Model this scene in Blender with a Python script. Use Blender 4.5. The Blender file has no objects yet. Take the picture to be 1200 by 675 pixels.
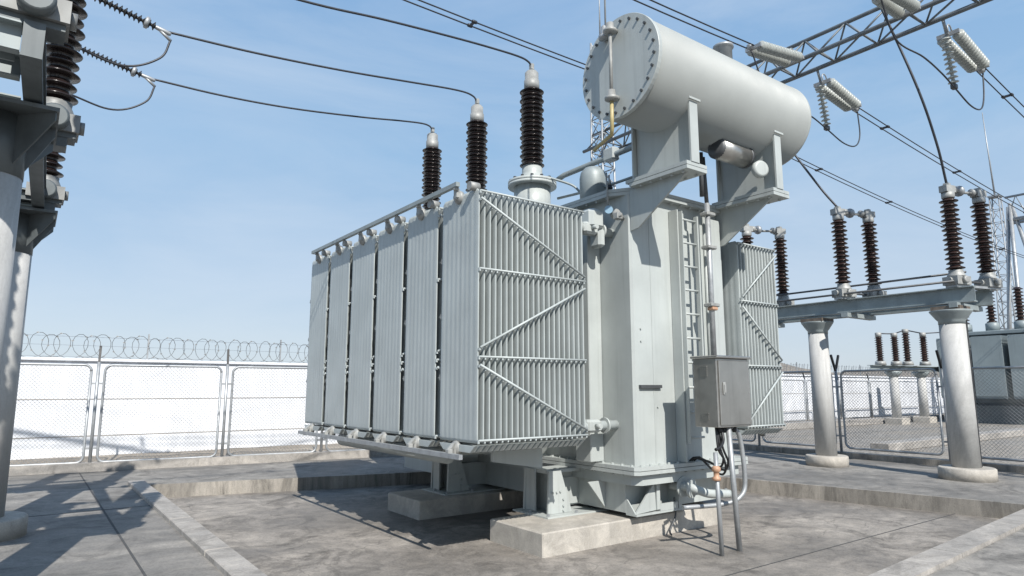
import bpy, math, random
from mathutils import Vector, Matrix
random.seed(7)
S = bpy.context.scene
COL = S.collection
R = math.radians
V = Vector

# ------------------------------------------------------------------ helpers
class MB:
    """collects shapes, builds ONE mesh object"""
    def __init__(s): s.v = []; s.f = []; s.sm = []
    def add(s, vs, fs, smooth=False):
        o = len(s.v); s.v += [tuple(p) for p in vs]
        for f in fs: s.f.append(tuple(i+o for i in f)); s.sm.append(smooth)
        return s
    def box(s, a, b, bev=0.0):
        x0,y0,z0 = a; x1,y1,z1 = b
        if x0>x1: x0,x1=x1,x0
        if y0>y1: y0,y1=y1,y0
        if z0>z1: z0,z1=z1,z0
        if bev <= 0:
            vs=[(x0,y0,z0),(x1,y0,z0),(x1,y1,z0),(x0,y1,z0),(x0,y0,z1),(x1,y0,z1),(x1,y1,z1),(x0,y1,z1)]
            return s.add(vs,[(0,3,2,1),(4,5,6,7),(0,1,5,4),(1,2,6,5),(2,3,7,6),(3,0,4,7)])
        e=min(bev,(x1-x0)*.45,(y1-y0)*.45,(z1-z0)*.45)
        def ring(i,z):
            return [(x0+i+e,y0+i,z),(x1-i-e,y0+i,z),(x1-i,y0+i+e,z),(x1-i,y1-i-e,z),(x1-i-e,y1-i,z),(x0+i+e,y1-i,z),(x0+i,y1-i-e,z),(x0+i,y0+i+e,z)]
        rs=[ring(e,z0),ring(0,z0+e),ring(0,z1-e),ring(e,z1)]
        return s.loft(rs)
    def loft(s, rings, cap=True, smooth=False, closed=False):
        n=len(rings[0]); vs=[p for r in rings for p in r]; fs=[]
        m=len(rings)
        for k in range(m-1 if not closed else m):
            a=k*n; b=((k+1)%m)*n
            for i in range(n):
                j=(i+1)%n
                fs.append((a+i,a+j,b+j,b+i))
        s.add(vs,fs,smooth)
        if cap and not closed:
            o=len(s.v)-len(vs)
            s.f.append(tuple(o+i for i in reversed(range(n)))); s.sm.append(False)
            s.f.append(tuple(o+(m-1)*n+i for i in range(n))); s.sm.append(False)
        return s
    def prism(s, pts, axis, a, b):
        """outline of 2D pts extruded along axis ('x','y','z') from a to b"""
        def mk(p,t):
            if axis=='x': return (t,p[0],p[1])
            if axis=='y': return (p[0],t,p[1])
            return (p[0],p[1],t)
        return s.loft([[mk(p,a) for p in pts],[mk(p,b) for p in pts]])
    def lathe(s, c, prof, n=20, axis=(0,0,1), smooth=True, cap=True):
        """prof: list of (radius, height) along axis from c"""
        q=V(axis).normalized().to_track_quat('Z','Y'); c=V(c); rings=[]
        for r,h in prof:
            rings.append([c+q@V((r*math.cos(2*math.pi*i/n),r*math.sin(2*math.pi*i/n),h)) for i in range(n)])
        return s.loft(rings,cap,smooth)
    def cyl(s, a, b, r, r2=None, n=12, smooth=True):
        a=V(a); b=V(b); L=(b-a).length
        return s.lathe(a,[(r,0),(r if r2 is None else r2,L)],n,(b-a),smooth)
    def tube(s, pts, r, n=6, smooth=True):
        pts=[V(p) for p in pts]; rings=[]
        t0=(pts[1]-pts[0]).normalized()
        u=t0.cross(V((0,0,1)));
        if u.length<.05: u=t0.cross(V((1,0,0)))
        u.normalize()
        for i,p in enumerate(pts):
            t=((pts[min(i+1,len(pts)-1)]-p).normalized()+(p-pts[max(i-1,0)]).normalized())
            t = t.normalized() if t.length>1e-6 else t0
            u=(u-t*u.dot(t)).normalized(); w=t.cross(u)
            rings.append([p+(u*math.cos(2*math.pi*k/n)+w*math.sin(2*math.pi*k/n))*r for k in range(n)])
        return s.loft(rings,True,smooth)
    def bar(s, a, b, w, h=None, upv=(0,0,1)):
        """rectangular bar from a to b"""
        h=w if h is None else h
        a=V(a); b=V(b); t=(b-a).normalized(); u=t.cross(V(upv))
        if u.length<.05: u=t.cross(V((1,0,0)))
        u.normalize(); w_=u.cross(t)
        def rg(p): return [p+u*(w/2*sx)+w_*(h/2*sz) for sx,sz in ((-1,-1),(1,-1),(1,1),(-1,1))]
        return s.loft([rg(a),rg(b)])
    def angle(s, a, b, w, t, upv=(0,0,1)):
        """L-section steel angle"""
        a=V(a); b=V(b); d=(b-a).normalized(); u=d.cross(V(upv))
        if u.length<.05: u=d.cross(V((1,0,0)))
        u.normalize(); q=u.cross(d)
        sec=[(0,0),(w,0),(w,t),(t,t),(t,w),(0,w)]
        return s.loft([[p+u*(x-w/2)+q*(y-w/2) for x,y in sec] for p in (a,b)])
    def build(s, name, mat, parent=None):
        me=bpy.data.meshes.new(name)
        off=V((0,0,0)) if parent is None else ROOT.get(parent.name, V((0,0,0)))
        me.from_pydata([(x-off.x,y-off.y,z-off.z) for x,y,z in s.v],[],s.f)
        me.polygons.foreach_set('use_smooth', s.sm)
        me.materials.append(mat); me.update()
        import bmesh
        bm=bmesh.new(); bm.from_mesh(me); bmesh.ops.recalc_face_normals(bm,faces=bm.faces); bm.to_mesh(me); bm.free()
        o=bpy.data.objects.new(name,me); COL.objects.link(o)
        if parent is not None:
            o.parent=parent; ROOT[o.name]=off
        return o
ROOT={}
def tag(o, label=None, cat=None, group=None, kind=None):
    if label: o['label']=label
    if cat: o['category']=cat
    if group: o['group']=group
    if kind: o['kind']=kind
    return o
def thing(name, loc, label, cat, group=None):
    o=bpy.data.objects.new(name,None); COL.objects.link(o); o.location=loc
    o.empty_display_size=.2
    ROOT[o.name]=V(loc); return tag(o,label,cat,group)
def struct(name, mb, mat): return tag(mb.build(name,mat),kind='structure')
def solo(name, mb, mat, label, cat, group=None):
    """a thing that is one mesh: origin moved to the bottom centre of its bounds"""
    xs=[p[0] for p in mb.v]; ys=[p[1] for p in mb.v]; zs=[p[2] for p in mb.v]
    c=V(((min(xs)+max(xs))/2,(min(ys)+max(ys))/2,min(zs)))
    mb.v=[(x-c.x,y-c.y,z-c.z) for x,y,z in mb.v]
    o=mb.build(name,mat); o.location=c
    return tag(o,label,cat,group)
def copy_tree(o, parent=None):
    c=o.copy(); COL.objects.link(c)
    if parent is not None: c.parent=parent
    for ch in [k for k in o.children]: copy_tree(ch,c)
    return c
def sag(a,b,s,n=24):
    a=V(a); b=V(b); return [a.lerp(b,i/n)-V((0,0,s*4*(i/n)*(1-i/n))) for i in range(n+1)]
def spline(pts, n=10):
    pts=[V(p) for p in pts]; out=[]
    P=[pts[0]*2-pts[1]]+pts+[pts[-1]*2-pts[-2]]
    for i in range(1,len(P)-2):
        for k in range(n):
            t=k/n; a,b,c,d=P[i-1],P[i],P[i+1],P[i+2]
            out.append(.5*((2*b)+(c-a)*t+(2*a-5*b+4*c-d)*t*t+(3*b-a-3*c+d)*t**3))
    return out+[pts[-1]]

# ------------------------------------------------------------------ materials
def nodes(name):
    m=bpy.data.materials.new(name); m.use_nodes=True
    nt=m.node_tree; return m,nt,nt.nodes['Principled BSDF']
def ramp(nt, src, stops):
    r=nt.nodes.new('ShaderNodeValToRGB'); e=r.color_ramp.elements
    while len(e)<len(stops): e.new(.5)
    for k,(p,c) in zip(e,stops):
        k.position=p; k.color=(*c,1) if len(c)==3 else c
    nt.links.new(src,r.inputs[0]); return r.outputs[0]
def noise(nt, vec, scale, detail=4, rough=.55, dist=0):
    n=nt.nodes.new('ShaderNodeTexNoise'); n.inputs['Scale'].default_value=scale
    n.inputs['Detail'].default_value=detail; n.inputs['Roughness'].default_value=rough; n.inputs['Distortion'].default_value=dist
    nt.links.new(vec,n.inputs['Vector']); return n.outputs['Fac']
def coords(nt, scale=(1,1,1), kind='Object'):
    t=nt.nodes.new('ShaderNodeTexCoord'); mp=nt.nodes.new('ShaderNodeMapping')
    mp.inputs['Scale'].default_value=scale; nt.links.new(t.outputs[kind],mp.inputs['Vector']); return mp.outputs[0]
def mix(nt, fac, a, b, mode='MIX'):
    m=nt.nodes.new('ShaderNodeMix'); m.data_type='RGBA'; m.blend_type=mode
    for sock,val in ((m.inputs[0],fac),(m.inputs[6],a),(m.inputs[7],b)):
        if isinstance(val,(int,float)): sock.default_value=val
        elif isinstance(val,tuple): sock.default_value=(*val,1)
        else: nt.links.new(val,sock)
    return m.outputs[2]
def bump(nt, p, src, strength=.3, dist=.01):
    b=nt.nodes.new('ShaderNodeBump'); b.inputs['Strength'].default_value=strength; b.inputs['Distance'].default_value=dist
    nt.links.new(src,b.inputs['Height']); nt.links.new(b.outputs[0],p.inputs['Normal'])
def simple(name, c, rough=.5, metal=0, var=.12, scale=3, streak=True, bmp=0):
    """plain paint / metal with uneven tone, vertical weather streaks"""
    m,nt,p=nodes(name)
    n1=noise(nt,coords(nt),scale,5,.6)
    lo=tuple(x*(1-var) for x in c); hi=tuple(min(1,x*(1+var)) for x in c)
    col=ramp(nt,n1,[(.3,lo),(.7,hi)])
    if streak:
        n2=noise(nt,coords(nt,(9,9,.35)),1.3,4,.6)
        col=mix(nt,ramp(nt,n2,[(.52,(0,0,0)),(.78,(.45,.45,.45))]),col,tuple(x*.62 for x in c))
    nt.links.new(col,p.inputs['Base Color'])
    n3=noise(nt,coords(nt),scale*4,3)
    r=nt.nodes.new('ShaderNodeMapRange'); r.inputs[3].default_value=max(.03,rough-.1); r.inputs[4].default_value=min(1,rough+.12)
    nt.links.new(n3,r.inputs[0]); nt.links.new(r.outputs[0],p.inputs['Roughness'])
    p.inputs['Metallic'].default_value=metal
    if bmp: bump(nt,p,noise(nt,coords(nt),40,3),bmp,.004)
    return m
def concrete(name, c, dark=.45, sc=1.0, bmp=.25, stain=.6, stretch=(1,1,1), grit=.6, cracks=False, dirt=None, under_shade=None):
    m,nt,p=nodes(name)
    big=noise(nt,coords(nt,tuple(.30*sc*k for k in stretch)),1.0,8,.66,.9)
    mid=noise(nt,coords(nt,tuple(1.25*sc*k for k in stretch)),1.0,10,.74,1.2)
    sm=noise(nt,coords(nt,tuple(4.5*sc*k for k in stretch)),1.0,8,.75,.6)
    fine=noise(nt,coords(nt),38*sc,6,.75)
    d=tuple(x*dark for x in c); l=tuple(min(1,x*1.25) for x in c)
    col=ramp(nt,mid,[(.36,d),(.49,c),(.62,l)])
    col=mix(nt,ramp(nt,big,[(.44,(0,0,0)),(.58,(stain,)*3)]),col,tuple(x*dark*1.05 for x in c))
    col=mix(nt,grit,col,ramp(nt,sm,[(.33,(dark+.1,)*3),(.5,(.92,.92,.92)),(.68,(1.18,1.16,1.12))]),'MULTIPLY')
    col=mix(nt,grit,col,ramp(nt,fine,[(.30,(.5,.5,.5)),(.5,(1,1,1)),(.72,(1.2,1.2,1.2))]),'MULTIPLY')
    if cracks:
        vo=nt.nodes.new('ShaderNodeTexVoronoi'); vo.feature='DISTANCE_TO_EDGE'; vo.inputs['Scale'].default_value=.32
        wv=nt.nodes.new('ShaderNodeTexNoise'); wv.inputs['Scale'].default_value=2.2; wv.inputs['Detail'].default_value=6
        cc=coords(nt); nt.links.new(cc,wv.inputs['Vector']); av=nt.nodes.new('ShaderNodeVectorMath'); av.operation='MULTIPLY_ADD'
        nt.links.new(wv.outputs['Color'],av.inputs[0]); av.inputs[1].default_value=(.55,.55,.55); nt.links.new(cc,av.inputs[2])
        nt.links.new(av.outputs[0],vo.inputs['Vector'])
        ck=ramp(nt,vo.outputs['Distance'],[(.0,(.55,.55,.55)),(.004,(0,0,0))])
        col=mix(nt,ck,col,tuple(x*.3 for x in c))
    if under_shade:   # shade beneath the transformer, painted into the floor colour: centre x,y, half sizes
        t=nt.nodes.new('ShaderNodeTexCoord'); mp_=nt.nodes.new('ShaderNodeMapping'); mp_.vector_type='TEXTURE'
        mp_.inputs['Location'].default_value=(under_shade[0],under_shade[1],0); mp_.inputs['Scale'].default_value=(under_shade[2],under_shade[3],50)
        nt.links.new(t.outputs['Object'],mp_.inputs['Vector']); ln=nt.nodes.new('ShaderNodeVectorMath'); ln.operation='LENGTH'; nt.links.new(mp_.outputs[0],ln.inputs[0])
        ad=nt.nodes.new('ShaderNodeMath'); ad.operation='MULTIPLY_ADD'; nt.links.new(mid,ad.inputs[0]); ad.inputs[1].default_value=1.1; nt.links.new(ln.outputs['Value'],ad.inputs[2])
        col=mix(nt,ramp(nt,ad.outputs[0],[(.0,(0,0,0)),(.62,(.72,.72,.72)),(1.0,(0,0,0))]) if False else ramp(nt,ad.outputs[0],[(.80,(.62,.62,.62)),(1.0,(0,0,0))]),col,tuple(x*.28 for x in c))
    if dirt:   # earth splashed up the foot of a wall, uneven along it
        t=nt.nodes.new('ShaderNodeTexCoord'); sp=nt.nodes.new('ShaderNodeSeparateXYZ'); nt.links.new(t.outputs['Object'],sp.inputs[0])
        ad=nt.nodes.new('ShaderNodeMath'); ad.operation='MULTIPLY_ADD'; nt.links.new(sm,ad.inputs[0]); ad.inputs[1].default_value=-.12; nt.links.new(sp.outputs['Z'],ad.inputs[2])
        col=mix(nt,ramp(nt,ad.outputs[0],[(-.0,(.75,.75,.75)),(.05,(0,0,0))]),col,dirt)
    nt.links.new(col,p.inputs['Base Color'])
    nt.links.new(ramp(nt,big,[(.42,(.92,.92,.92)),(.6,(.62,.62,.62))]),p.inputs['Roughness'])
    bump(nt,p,fine,bmp,.008)
    return m
M={}
M['paint']=simple('transformer paint',(.375,.402,.392),.42,0,.09,1.4)
M['fin']=simple('radiator paint',(.385,.420,.418),.42,0,.10,2.0)
M['tankpaint']=simple('conservator paint',(.335,.355,.345),.52,0,.07,1.2,False)
M['porcelain']=simple('brown porcelain',(.017,.0115,.0105),.22,0,.25,9,False)
M['redporcelain']=simple('red brown porcelain',(.030,.0175,.015),.28,0,.35,9,False)
M['galv']=simple('galvanised steel',(.33,.345,.355),.48,.45,.18,9)
M['cast']=simple('cast grey metal',(.29,.295,.285),.55,.2,.25,8)
M['steel']=simple('painted steel beam',(.25,.285,.29),.5,.15,.16,3)
M['darksteel']=simple('dark weathered steel',(.085,.09,.095),.5,.4,.2,6)
M['rusty']=simple('rust bitten steel',(.13,.105,.085),.7,.1,.4,7)
M['castdark']=simple('weathered casting',(.21,.215,.21),.55,.2,.25,8)
M['meshwire']=simple('mesh wire',(.20,.21,.215),.5,.3,.15,9,False)
M['weathered']=simple('weathered dark steel',(.105,.12,.125),.5,.2,.2,4)
M['gantry']=simple('lattice steel',(.15,.165,.175),.55,.35,.2,5,False)
M['stainless']=simple('brushed stainless',(.42,.41,.385),.34,.85,.12,3)
M['cable']=simple('conductor',(.055,.058,.065),.5,.6,.15,12,False)
M['rubber']=simple('black rubber',(.012,.013,.015),.5,0,.2,9,False)
M['glassdisc']=simple('pale insulator glass',(.36,.38,.36),.25,0,.12,9,False)
M['brass']=simple('yellowed pipe paint',(.40,.33,.16),.45,0,.2,8)
M['bluepaint']=simple('blue gauge face',(.20,.32,.42),.4,0,.1,8,False)
M['orange']=simple('copper clamp',(.42,.25,.16),.55,.1,.2,8,False)
M['white']=concrete('white wall paint',(.68,.70,.735),.90,.8,.08,.22,(1,1,.3),.12,dirt=(.42,.36,.29))
M['plinth']=concrete('plinth concrete',(.39,.365,.325),.80,2.2,.3,.25,(1,1,1),.5)
M['pole']=concrete('column concrete',(.40,.40,.39),.84,1.0,.12,.25,(1,1,.25),.22)
M['yard']=concrete('yard concrete',(.225,.213,.195),.52,1.0,.3,.6,(1,1,1),.7,True)
M['pit']=concrete('pit concrete',(.265,.243,.217),.46,1.1,.35,.62,(1,1,1),.75,True,under_shade=(6.6,8.7,3.6,4.6))  # last argument darkens the colour under the transformer as painted shade
M['kerb']=concrete('kerb concrete',(.33,.31,.285),.66,1.5,.3,.4,(1,1,1),.6)
M['kerbface']=concrete('stained kerb concrete',(.29,.27,.24),.45,1.8,.3,.55,(1,1,.2),.6)
M['earth']=concrete('bare earth',(.25,.218,.18),.6,.5,.4,.5)
M['joint']=simple('joint filler',(.06,.06,.06),.9,0,.2,8,False)
M['fartrafo']=simple('blue grey paint',(.21,.25,.262),.45,0,.1,1)
def gravel_mat():
    m,nt,p=nodes('gravel')
    vo=nt.nodes.new('ShaderNodeTexVoronoi'); vo.inputs['Scale'].default_value=16; nt.links.new(coords(nt),vo.inputs['Vector'])
    big=noise(nt,coords(nt),.5,5)
    c=ramp(nt,vo.outputs['Color'],[(.1,(.12,.112,.10)),(.9,(.33,.31,.28))])
    c=mix(nt,ramp(nt,big,[(.4,(0,0,0)),(.7,(.5,.5,.5))]),c,(.25,.21,.16))
    nt.links.new(c,p.inputs['Base Color']); p.inputs['Roughness'].default_value=.95
    bump(nt,p,vo.outputs['Distance'],.7,.03); return m
M['gravel']=gravel_mat()

# ------------------------------------------------------------------ camera, light, sky
cam=bpy.data.cameras.new('camera'); co=bpy.data.objects.new('camera',cam); COL.objects.link(co)
co.location=(0,0,1.65); co.rotation_euler=(R(90+8.75),0,R(-36.26)); cam.lens=36*768/1200; cam.sensor_width=36
cam.clip_start=.05; cam.clip_end=3000; S.camera=co
EL=R(42); AZ=(.28,.96)
sd=V((AZ[0]*math.cos(EL),AZ[1]*math.cos(EL),-math.sin(EL)))
sun=bpy.data.lights.new('sun','SUN'); sun.energy=5.0; sun.angle=R(.5); sun.color=(1,.955,.89)
so=bpy.data.objects.new('sun',sun); COL.objects.link(so); so.rotation_euler=sd.to_track_quat('-Z','Y').to_euler(); so.location=(-10,-20,30)
W=bpy.data.worlds.new('World'); S.world=W; W.use_nodes=True; nt=W.node_tree
bg=nt.nodes['Background']; sky=nt.nodes.new('ShaderNodeTexSky'); sky.sky_type='NISHITA'; sky.sun_disc=False
sky.sun_elevation=EL; sky.sun_rotation=R(163.7); sky.air_density=1.0; sky.dust_density=.8; sky.ozone_density=3.0; sky.altitude=200
# thin high cloud drawn across the sky dome
tc=nt.nodes.new('ShaderNodeTexCoord'); mp=nt.nodes.new('ShaderNodeMapping'); mp.inputs['Scale'].default_value=(1.2,2.2,5.5); mp.inputs['Rotation'].default_value=(.25,.1,.5)
nt.links.new(tc.outputs['Generated'],mp.inputs['Vector'])
cl=noise(nt,mp.outputs[0],1.1,8,.6,.5)
cf=ramp(nt,cl,[(.40,(0,0,0)),(.85,(.46,.46,.46))])
sx=nt.nodes.new('ShaderNodeSeparateXYZ'); nt.links.new(tc.outputs['Generated'],sx.inputs[0])
air=ramp(nt,sx.outputs['Z'],[(0,(.53,.595,.66)),(.14,(.44,.55,.675)),(.34,(.30,.48,.69)),(.65,(.19,.37,.645)),(1,(.09,.20,.40))])
airx=mix(nt,1.0,air,(11.0,11.0,11.0),'MULTIPLY')
skyc=mix(nt,.76,sky.outputs[0],airx)
skyc=mix(nt,cf,skyc,(6.6,7.3,8.2))
nt.links.new(skyc,bg.inputs['Color']); bg.inputs['Strength'].default_value=.088
S.view_settings.view_transform='Standard'; S.view_settings.look='None'; S.view_settings.exposure=.38; S.view_settings.gamma=1

# ------------------------------------------------------------------ ground
PIT=[(1.74,1.6),(12.05,1.9),(10.05,11.0),(1.84,13.2)]        # inner edge of the sunken bay: near left, near right, far right, far left
OUT=[(-400,-400),(600,-400),(600,600),(-400,600)]
g=MB()
for i in range(4):
    j=(i+1)%4
    g.add([(*OUT[i],0),(*OUT[j],0),(*PIT[j],0),(*PIT[i],0)],[(0,1,2,3)])
struct('ground',g,M['yard'])
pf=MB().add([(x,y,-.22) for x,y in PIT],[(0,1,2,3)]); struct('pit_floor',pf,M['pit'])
# retaining faces of the bay, set just inside the opening
kf=MB()
kf.prism([(1.6,13.26),(10.0,11.06),(10.05,10.98),(1.84,13.18)],'z',-.3,.012)      # far face
kf.prism([(10.05,11.0),(10.11,11.0),(12.11,1.9),(12.03,1.9)],'z',-.3,.012)      # right face
kf.prism([(1.5,1.6),(12.1,1.9),(12.1,1.98),(1.5,1.68)],'z',-.3,.006)
struct('bay_wall',kf,M['kerbface'])
kb=MB()
segs=[6]*1
y=1.4
while y<13.5:
    y2=min(y+1.98,13.55); kb.box((1.585,y,-.3),(1.835,y2-.012,.06),.012); y=y2
struct('kerb',kb,M['kerb'])
kb=MB()   # near right kerb, lighter flat top
d=V((11.9-4.2,3.45-2.95,0)).normalized(); n=V((-d.y,d.x,0)); p0=V((2.0,2.51,0))
for k in range(6):
    a=p0+d*(k*1.9); b=p0+d*(k*1.9+1.89)
    kb.prism([(q.x,q.y) for q in (a,b,b+n*.27,a+n*.27)],'z',-.3,.03)
struct('kerb',kb,M['kerb'])
nk=MB()   # raised outer yard strip beyond that kerb (camera side of the bay)
nk.prism([(1.85,1.55),(12.4,1.55),(12.2,3.16),(1.85,2.50)],'z',-.3,-.012); struct('pavement',nk,M['yard'])
jt=MB()
jt.box((1.0,-3,.0005),(1.022,15.9,.004)); jt.box((-8,10.9,.0005),(1.585,10.915,.004)); jt.box((11.0,8.9,.0005),(16.1,8.915,.004))
struct('expansion_joint',jt,M['joint'])
pj=MB()
pj.box((1.84,4.35,-.2195),(11.5,4.365,-.216)); pj.box((4.2,1.9,-.2195),(4.215,4.35,-.216))
struct('expansion_joint',pj,M['joint'])
gv=MB().add([(16.45,-60,.004),(140,-60,.004),(140,18.0,.004),(16.45,18.0,.004)],[(0,1,2,3)]); struct('gravel_yard',gv,M['gravel'])
dm_=MB()
xs_=[-26+i*.6 for i in range(116)]
vs=[(x,y,z+random.uniform(-.004,.05)*(z>.01)) for y,z in ((17.6,.002),(18.2,.03),(18.69,.06)) for x in xs_]; n_=len(xs_)
dm_.add(vs,[(j*n_+i,j*n_+i+1,(j+1)*n_+i+1,(j+1)*n_+i) for j in range(2) for i in range(n_-1)],True)
struct('bank',dm_,M['earth'])
# low earth hills beyond the wall
hm=MB(); nx=90
rows=[]
for j,(dy,hz) in enumerate([(0,0),(14,.55),(30,1.0),(60,.8),(120,0)]):
    rows.append([(-60+i*5.2,60+dy,hz*(5.2+2.6*math.sin(i*.33+j)+1.2*math.sin(i*.9+1.7*j)+random.uniform(-.5,.5))*min(1,max(.12,(i-22)/12))) for i in range(nx)])
vs=[p for r in rows for p in r]; fs=[(j*nx+i,j*nx+i+1,(j+1)*nx+i+1,(j+1)*nx+i) for j in range(4) for i in range(nx-1)]
hm.add(vs,fs,True); struct('hills',hm,M['earth'])

# ------------------------------------------------------------------ perimeter wall, razor wire
wl=thing('perimeter_wall',(20,18.7,0),'long white painted perimeter wall behind the chain link fence','wall')
w=MB().box((-26,18.7,-.3),(110,18.94,2.29)); w.build('wall_panel',M['white'],wl)
w=MB().box((-26.0,18.63,2.293),(110,19.01,2.37),.02); w.build('coping',M['white'],wl)
for z in (.55,1.41): MB().box((-26,18.694,z-.012),(110,18.699,z+.012)).build('board_joint',M['kerb'],wl)
def razor(x0,x1,y,z,rad,pitch,name,label,posts):
    t=thing(name,((x0+x1)/2,y,z-rad),label,'razor wire')
    m=MB(); pts=[]; n=int((x1-x0)/pitch*14)
    for i in range(n+1):
        a=2*math.pi*i/14; rr=rad*(1+.08*math.sin(a*.37))
        pts.append((x0+(x1-x0)*i/n+.85*rr*math.cos(a)+.05*math.sin(a*.31),y+rr*.35*math.cos(a+.6),z+rr*math.sin(a)))
    m.tube(pts,.0075,3,False); m.build('coil',M['meshwire'],t)
    m=MB()
    for i in range(4,n,4):
        p=V(pts[i]); m.add([p+V((-.035,0,.0)),p+V((0,.004,.022)),p+V((.035,0,0)),p+V((0,-.004,-.022))],[(0,1,2,3)])
    tag(m.build('blade',M['meshwire'],t),kind='stuff')
    for dz in (-.24,.02,.22): MB().tube([(x0,y,z+dz*rad/.27),(x1,y,z+dz*rad/.27)],.004,3,False).build('tension_wire',M['galv'],t)
    for px in posts:
        MB().bar((px,y,z-rad-.02),(px,y,z+rad+.08),.035).build('bracket',M['galv'],t)
razor(-14,62,18.82,2.66,.28,.27,'razor_wire','coils of razor wire along the top of the white wall',[-4.2+3.3*k for k in range(20)])

# ------------------------------------------------------------------ chain link fences
def mesh_panel(m, a, b, z0, z1, step, r):
    """diagonal woven wires clipped to the rectangle a..b, z0..z1"""
    a=V(a); b=V(b); L=(b-a).length; d=(b-a)/L; H=z1-z0; nrm=V((-d.y,d.x,0))
    def P(u,v,o): q=a+d*u; return V((q.x,q.y,z0+v))+nrm*o
    k=-H
    while k<L:
        u0=max(k,0); v0=u0-k; u1=min(k+H,L); v1=u1-k
        if u1-u0>.03:
            for flip in (0,1):
                p=P(u0,H-v0 if flip else v0,.004*(1-2*flip)); q=P(u1,H-v1 if flip else v1,.004*(1-2*flip))
                t=(q-p).normalized(); s_=t.cross(nrm)*r
                m.add([p+s_,p-s_*.5+nrm*r,p-s_*.5-nrm*r,q+s_,q-s_*.5+nrm*r,q-s_*.5-nrm*r],[(0,1,4,3),(1,2,5,4),(2,0,3,5)])
        k+=step
def round_frame(a,b,z0,z1,rc):
    a=V(a); b=V(b); d=(b-a).normalized(); L=(b-a).length; pts=[]
    for cu,cv,s0 in ((L-rc,z1-rc,0),(rc,z1-rc,90),(rc,z0+rc,180),(L-rc,z0+rc,270)):
        for k in range(6):
            t=R(s0+k*18); q=a+d*(cu+rc*math.cos(t)); pts.append(V((q.x,q.y,cv+rc*math.sin(t))))
    return pts
def closed_tube(m,pts,r,n=8):
    m.tube(pts+[pts[0].lerp(pts[1],.02)],r,n)
def fence(name,label,A,B,ts,z0,z1,step=.075,wr=.0034,arm=True,armdir=None,both=False):
    A=V(A); B=V(B); d=(B-A).normalized(); nrm=armdir or V((-d.y,d.x,0))
    t=thing(name,((A+B)/2)[:],label,'fence')
    for i,s in enumerate(ts):
        p=A+d*s
        m=MB().cyl((p.x,p.y,-.05),(p.x,p.y,z1+.06),.032,n=10); post=m.build('fence_post',M['galv'],t)
        if arm:
            for sg in ((1,-1) if both else (1,)):
                q=p+nrm*.18*sg*(1 if both else .5)
                MB().bar((p.x,p.y,z1+.0),(q.x,q.y,z1+.40),.045,.045).build('barb_arm',M['rubber'],post)
        m=MB()
        for z in (z0+.28,z1-.38): m.bar(p+V((0,0,z))-d*.12,p+V((0,0,z))+d*.12,.02,.04)
        m.build('clamp',M['galv'],post)
        if i<len(ts)-1:
            a=p+d*.12; b=A+d*(ts[i+1]-.12)
            m=MB(); closed_tube(m,round_frame(a,b,z0,z1,.13),.026); fr=m.build('fence_panel',M['galv'],t)
            m=MB(); mesh_panel(m,a+d*.02,b-d*.02,z0+.03,z1-.03,step,wr); m.build('wire_mesh',M['meshwire'],fr)
    return t
dL=V((15.1,-1.85,0)).normalized()
FA=V((1.1,16.15,0)); 
ts=[-5.0,-2.22,.085,2.56,4.73,7.0,9.3,11.6,13.9,15.21]
fence('chain_link_fence','galvanised chain link fence of rounded frame panels before the white wall on the left',FA,FA+dL*15.2,ts,.17,2.14)
fence('chain_link_fence','galvanised chain link fence behind the two concrete columns on the right',V((16.2,14.3,0)),V((16.0,-6,0)),[0,1.45,3.6,5.85,8.22,10.6,13,15.4,17.8,20.2],.24,2.08,armdir=V((1,0,0)),both=True)
fence('chain_link_fence','distant chain link fence crossing the gravel before the far white wall',V((17.2,17.0,0)),V((62,17.0,0)),[0,3.1,6.2,9.3,12.4,15.5,18.6,21.7,24.8,27.9,31,34.1,37.2,40.3,43.4],.2,2.05,.16,.004,True)
fk=MB().prism([(-8,17.11),(16.4,14.13),(16.4,14.43),(-8,17.41)],'z',-.1,.17)
struct('kerb',fk,M['kerb'])
fk=MB().prism([(16.06,-10),(16.36,-10),(16.4,14.12),(16.1,14.12)],'z',-.1,.13)
struct('kerb',fk,M['kerbface'])
fk=MB()
fk.box((22,15.2,0),(40,15.6,.28),.02); fk.box((18.5,8.4,0),(30,8.9,.22),.02)
struct('kerb',fk,M['kerb'])

# ------------------------------------------------------------------ concrete plinths
m=MB().box((4.83,6.0,-.26),(7.99,7.06,.045),.015)
solo('concrete_plinth',m,M['plinth'],'pale concrete plinth in the sun under the near end of the transformer','plinth')
m=MB().box((4.73,8.72,-.26),(8.1,9.75,.045),.015)
solo('concrete_plinth',m,M['plinth'],'shaded concrete plinth in the shadow under the radiators','plinth')

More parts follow.
